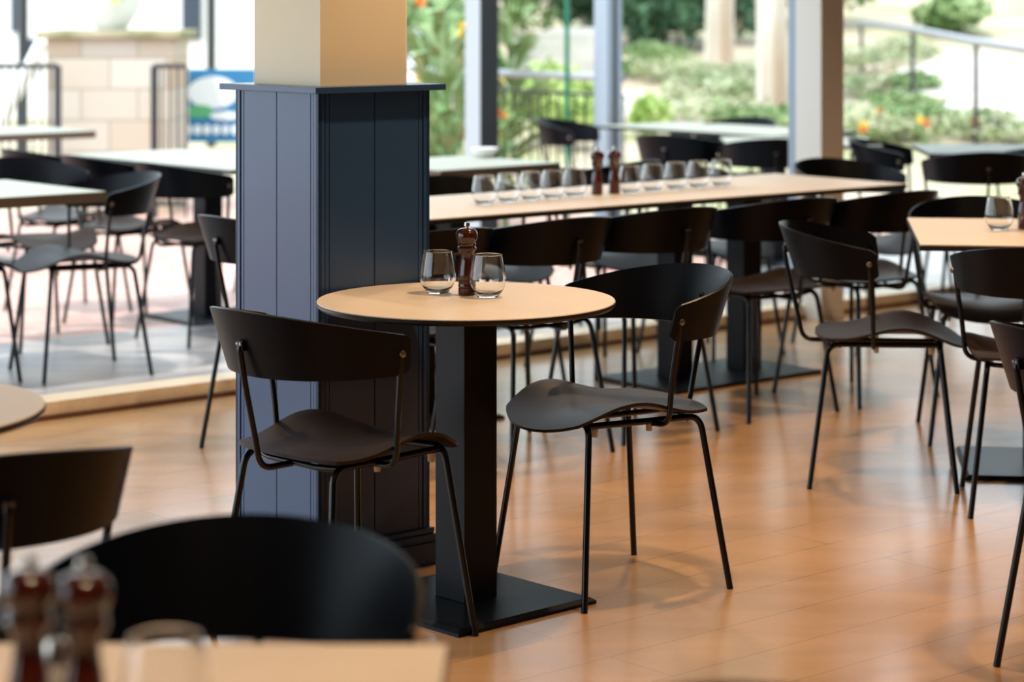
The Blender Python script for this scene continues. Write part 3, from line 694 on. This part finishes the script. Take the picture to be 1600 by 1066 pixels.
for k, (px, Y, rx, rz) in enumerate(((700, 24, 1.1, 1.4), (760, 27, 1.2, 1.4), (620, 22, 0.9, 1.3), (1150, 31, 0.8, 1.5), (1010, 30, 0.8, 1.5), (1240, 29, 1.2, 0.9), (1480, 28, 0.5, 0.25))):
    x = (px - 800) / F_PX * Y
    shrub('garden_tree', (x, Y, gz(x, Y)), (rx, 0.9, rz), 2400, 0.15, M['leaf_mid' if k < 3 or k > 4 else 'leaf_dark'],
          ('green bush right behind the slim pale post', 'green bush between the slim dark post and white wall', 'green bush hidden behind the cream shaft', 'tall dark bush behind the first pale trunk', 'tall dark bush above the hedge', 'green bush behind the square column', 'low green bush beyond the handrail')[k], 'bush', 'bushes behind the garden')
# ------------------------------------------------------------------ left terrace surroundings
M['sandstone'] = mat('sandstone', (0.7, 0.58, 0.45), 0.8)
def sand():
    m = M['sandstone']; nt = m.node_tree; N = nt.nodes; L = nt.links; b = N['Principled BSDF']
    tc = N.new('ShaderNodeTexCoord'); mp = N.new('ShaderNodeMapping'); mp.inputs['Rotation'].default_value = (math.pi / 2, 0, 0)
    br = N.new('ShaderNodeTexBrick'); br.inputs['Scale'].default_value = 1; br.inputs['Brick Width'].default_value = 0.40; br.inputs['Row Height'].default_value = 0.22
    br.inputs['Mortar Size'].default_value = 0.008; br.inputs['Color1'].default_value = (0.50, 0.39, 0.27, 1); br.inputs['Color2'].default_value = (0.56, 0.53, 0.46, 1); br.inputs['Mortar'].default_value = (0.38, 0.33, 0.27, 1)
    L.new(tc.outputs['Object'], mp.inputs[0]); L.new(mp.outputs[0], br.inputs['Vector']); L.new(br.outputs['Color'], b.inputs['Base Color'])
sand()
a = P(72, 60, 16.2); b = P(270, 60, 16.2); cx = (a.x + b.x) / 2; hw = (b.x - a.x) / 2
pl = tag(empty('stone_planter', (cx, 16.2, 0)), 'broad sandstone block planter with mossy cap at the upper left', 'planter')
bm = BM(); box(bm, -hw, hw, 0, 0.8, -0.15, a.z, 0.01); link('stonework', bm, M['sandstone'], pl)
M['moss'] = noisy(mat('moss', (0.3, 0.3, 0.15), 0.9), (0.16, 0.17, 0.06), (0.45, 0.40, 0.28), 3, 4)
bm = BM(); box(bm, -hw - 0.06, hw + 0.06, -0.06, 0.86, a.z, a.z + 0.055, 0.012); link('cap', bm, M['moss'], pl)
zc = a.z + 0.055
M['white_pot'] = mat('white_pot', (0.85, 0.86, 0.86), 0.4)
po_ = P(172, 40, 16.6)
pot = tag(empty('flower_pot', (po_.x, 16.65, zc)), 'white bowl shaped pot with bright leaves on the stone planter', 'flower pot')
bm = BM(); lathe(bm, [(0, 0), (0.10, 0), (0.13, 0.03), (0.21, 0.15), (0.235, 0.26), (0.215, 0.26), (0.19, 0.16), (0, 0.12)], 28, cap=False); link('bowl', bm, M['white_pot'], pot, True)
bm = BM()
for k in range(26):
    an = random.uniform(0, 6.28); ln = random.uniform(0.3, 0.5); e0 = random.uniform(0.05, 0.5)
    p0 = Vector((0, 0, 0.18)); mid = Vector((math.cos(an) * ln * 0.55, math.sin(an) * ln * 0.55, 0.20 + e0 * 0.7)); tip = Vector((math.cos(an) * ln, math.sin(an) * ln, 0.16 + e0 * 0.4)); s = Vector((-math.sin(an), math.cos(an), 0)) * 0.03
    v = [bm.verts.new(q) for q in (p0 - s * .5, mid - s, tip, mid + s, p0 + s * .5)]; f = bm.faces.new(v); f.material_index = k % 3 == 0
link('leaves', bm, [M['leaf_mid'], M['flower_yellow']], pot)
# iron railing pieces each side of the planter
def iron(x0, x1, Y, label, n, kp):
    A_ = P(x0, 103, Y); B_ = P(x1, 103, Y); o = tag(empty('terrace_railing', (A_.x, Y, 0)), label, 'railing'); Lx = B_.x - A_.x
    for z in (A_.z, 0.1):
        bm = BM(); tube(bm, [(0, 0, z), (Lx, 0, z)], 0.018, 0, 8); link('rail', bm, M['rail_black'], o)
    for k in range(n + 1):
        x = Lx * k / n; bm = BM(); tube(bm, [(x, 0, -0.08 if k in (0, n) else 0.1), (x, 0, A_.z)], 0.026 if k == kp else 0.008, 0, 6); link('post' if k == kp else 'upright', bm, M['rail_black'], o)
iron(-60, 90, 15.9, 'black iron railing at the far left, ending before the planter', 12, 12)
iron(241, 290, 15.9, 'short black railing piece right of the planter', 4, 0)
M['fence_wood'] = noisy(mat('fence_wood', (0.55, 0.42, 0.30), 0.7), (0.50, 0.38, 0.27), (0.66, 0.54, 0.42), 4, 3, (14, 1, 0.5))
a = P(246, 110, 17.4); b = P(284, 225, 17.4)
fe = tag(empty('timber_fence', (a.x, 17.4, 0)), 'narrow strip of tan upright boards between planter and blue banner', 'fence')
nb = 5; wB = (b.x - a.x) / nb
for k in range(nb): bm = BM(); box(bm, k * wB + 0.003, (k + 1) * wB - 0.003, 0, 0.02, -0.1, a.z, 0.003); link('board', bm, M['fence_wood'], fe)
# banner
a = P(284, 108, 17.2); b = P(400, 222, 17.2)
bn = tag(empty('banner', (a.x, 17.2, 0)), 'blue, white and green printed banner stretched beside the navy column', 'banner')
W_ = b.x - a.x
bm = BM(); box(bm, 0, W_, 0, 0.012, b.z, a.z); link('sheet', bm, mat('banner_blue', (0.03, 0.20, 0.42), 0.6), bn)
M['banner_white'] = mat('banner_white', (0.82, 0.90, 0.93), 0.6); M['banner_green'] = mat('banner_green', (0.10, 0.42, 0.20), 0.6)
def ell(cx, cz, rx, rz, m, name, off):
    bm = BM(); pts = [(cx + rx * math.cos(t * math.pi / 20), cz + rz * math.sin(t * math.pi / 20)) for t in range(40)]
    f = [bm.verts.new((x, -off, z)) for x, z in pts]; g_ = [bm.verts.new((x, 0.0, z)) for x, z in pts]
    bm.faces.new(f); 
    for i in range(40): bm.faces.new((f[i], f[(i + 1) % 40], g_[(i + 1) % 40], g_[i]))
    link(name, bm, m, bn)
hz_ = a.z - b.z
ell(W_ * 0.42, b.z + hz_ * 0.68, W_ * 0.34, hz_ * 0.22, M['banner_white'], 'print', 0.004)
ell(W_ * 0.24, b.z + hz_ * 0.42, W_ * 0.2, hz_ * 0.09, M['banner_green'], 'print', 0.006)
ell(W_ * 0.58, b.z + hz_ * 0.36, W_ * 0.2, hz_ * 0.06, M['banner_white'], 'print', 0.007)
for k in range(6): ell(W_ * (0.09 + 0.125 * k), b.z + hz_ * 0.17, W_ * 0.05, hz_ * 0.07, M['banner_white'], 'print', 0.005)
for xx in (0.02, W_ - 0.02):
    bm = BM(); tube(bm, [(xx, 0.03, -0.1), (xx, 0.03, a.z)], 0.015, 0, 8); link('pole', bm, M['rail_grey'], bn)
# white diagonal pole, and pale parked car shape behind the banner
bm = BM(); tube(bm, [P(66, 66, 17.0), P(10, 175, 17.0), P(-10, 214, 17.0)], 0.05, 0, 10)
tag(link('slanted_pole', bm, M['white_pot'], None, True), 'white slanted pole leaning left of the stone planter', 'pole')
for k, (px, Y) in enumerate(((36, 22), (330, 24))):
    q = P(px, 100, Y); bm = BM(); tube(bm, [(q.x, Y, -0.1), (q.x, Y, 3.4)], 0.05, 0, 8)
    tag(link('street_post', bm, M['rail_black'], None, True), ('dark upright post near the upper left corner', 'dark upright post left of the cream shaft, behind the banner')[k], 'post')
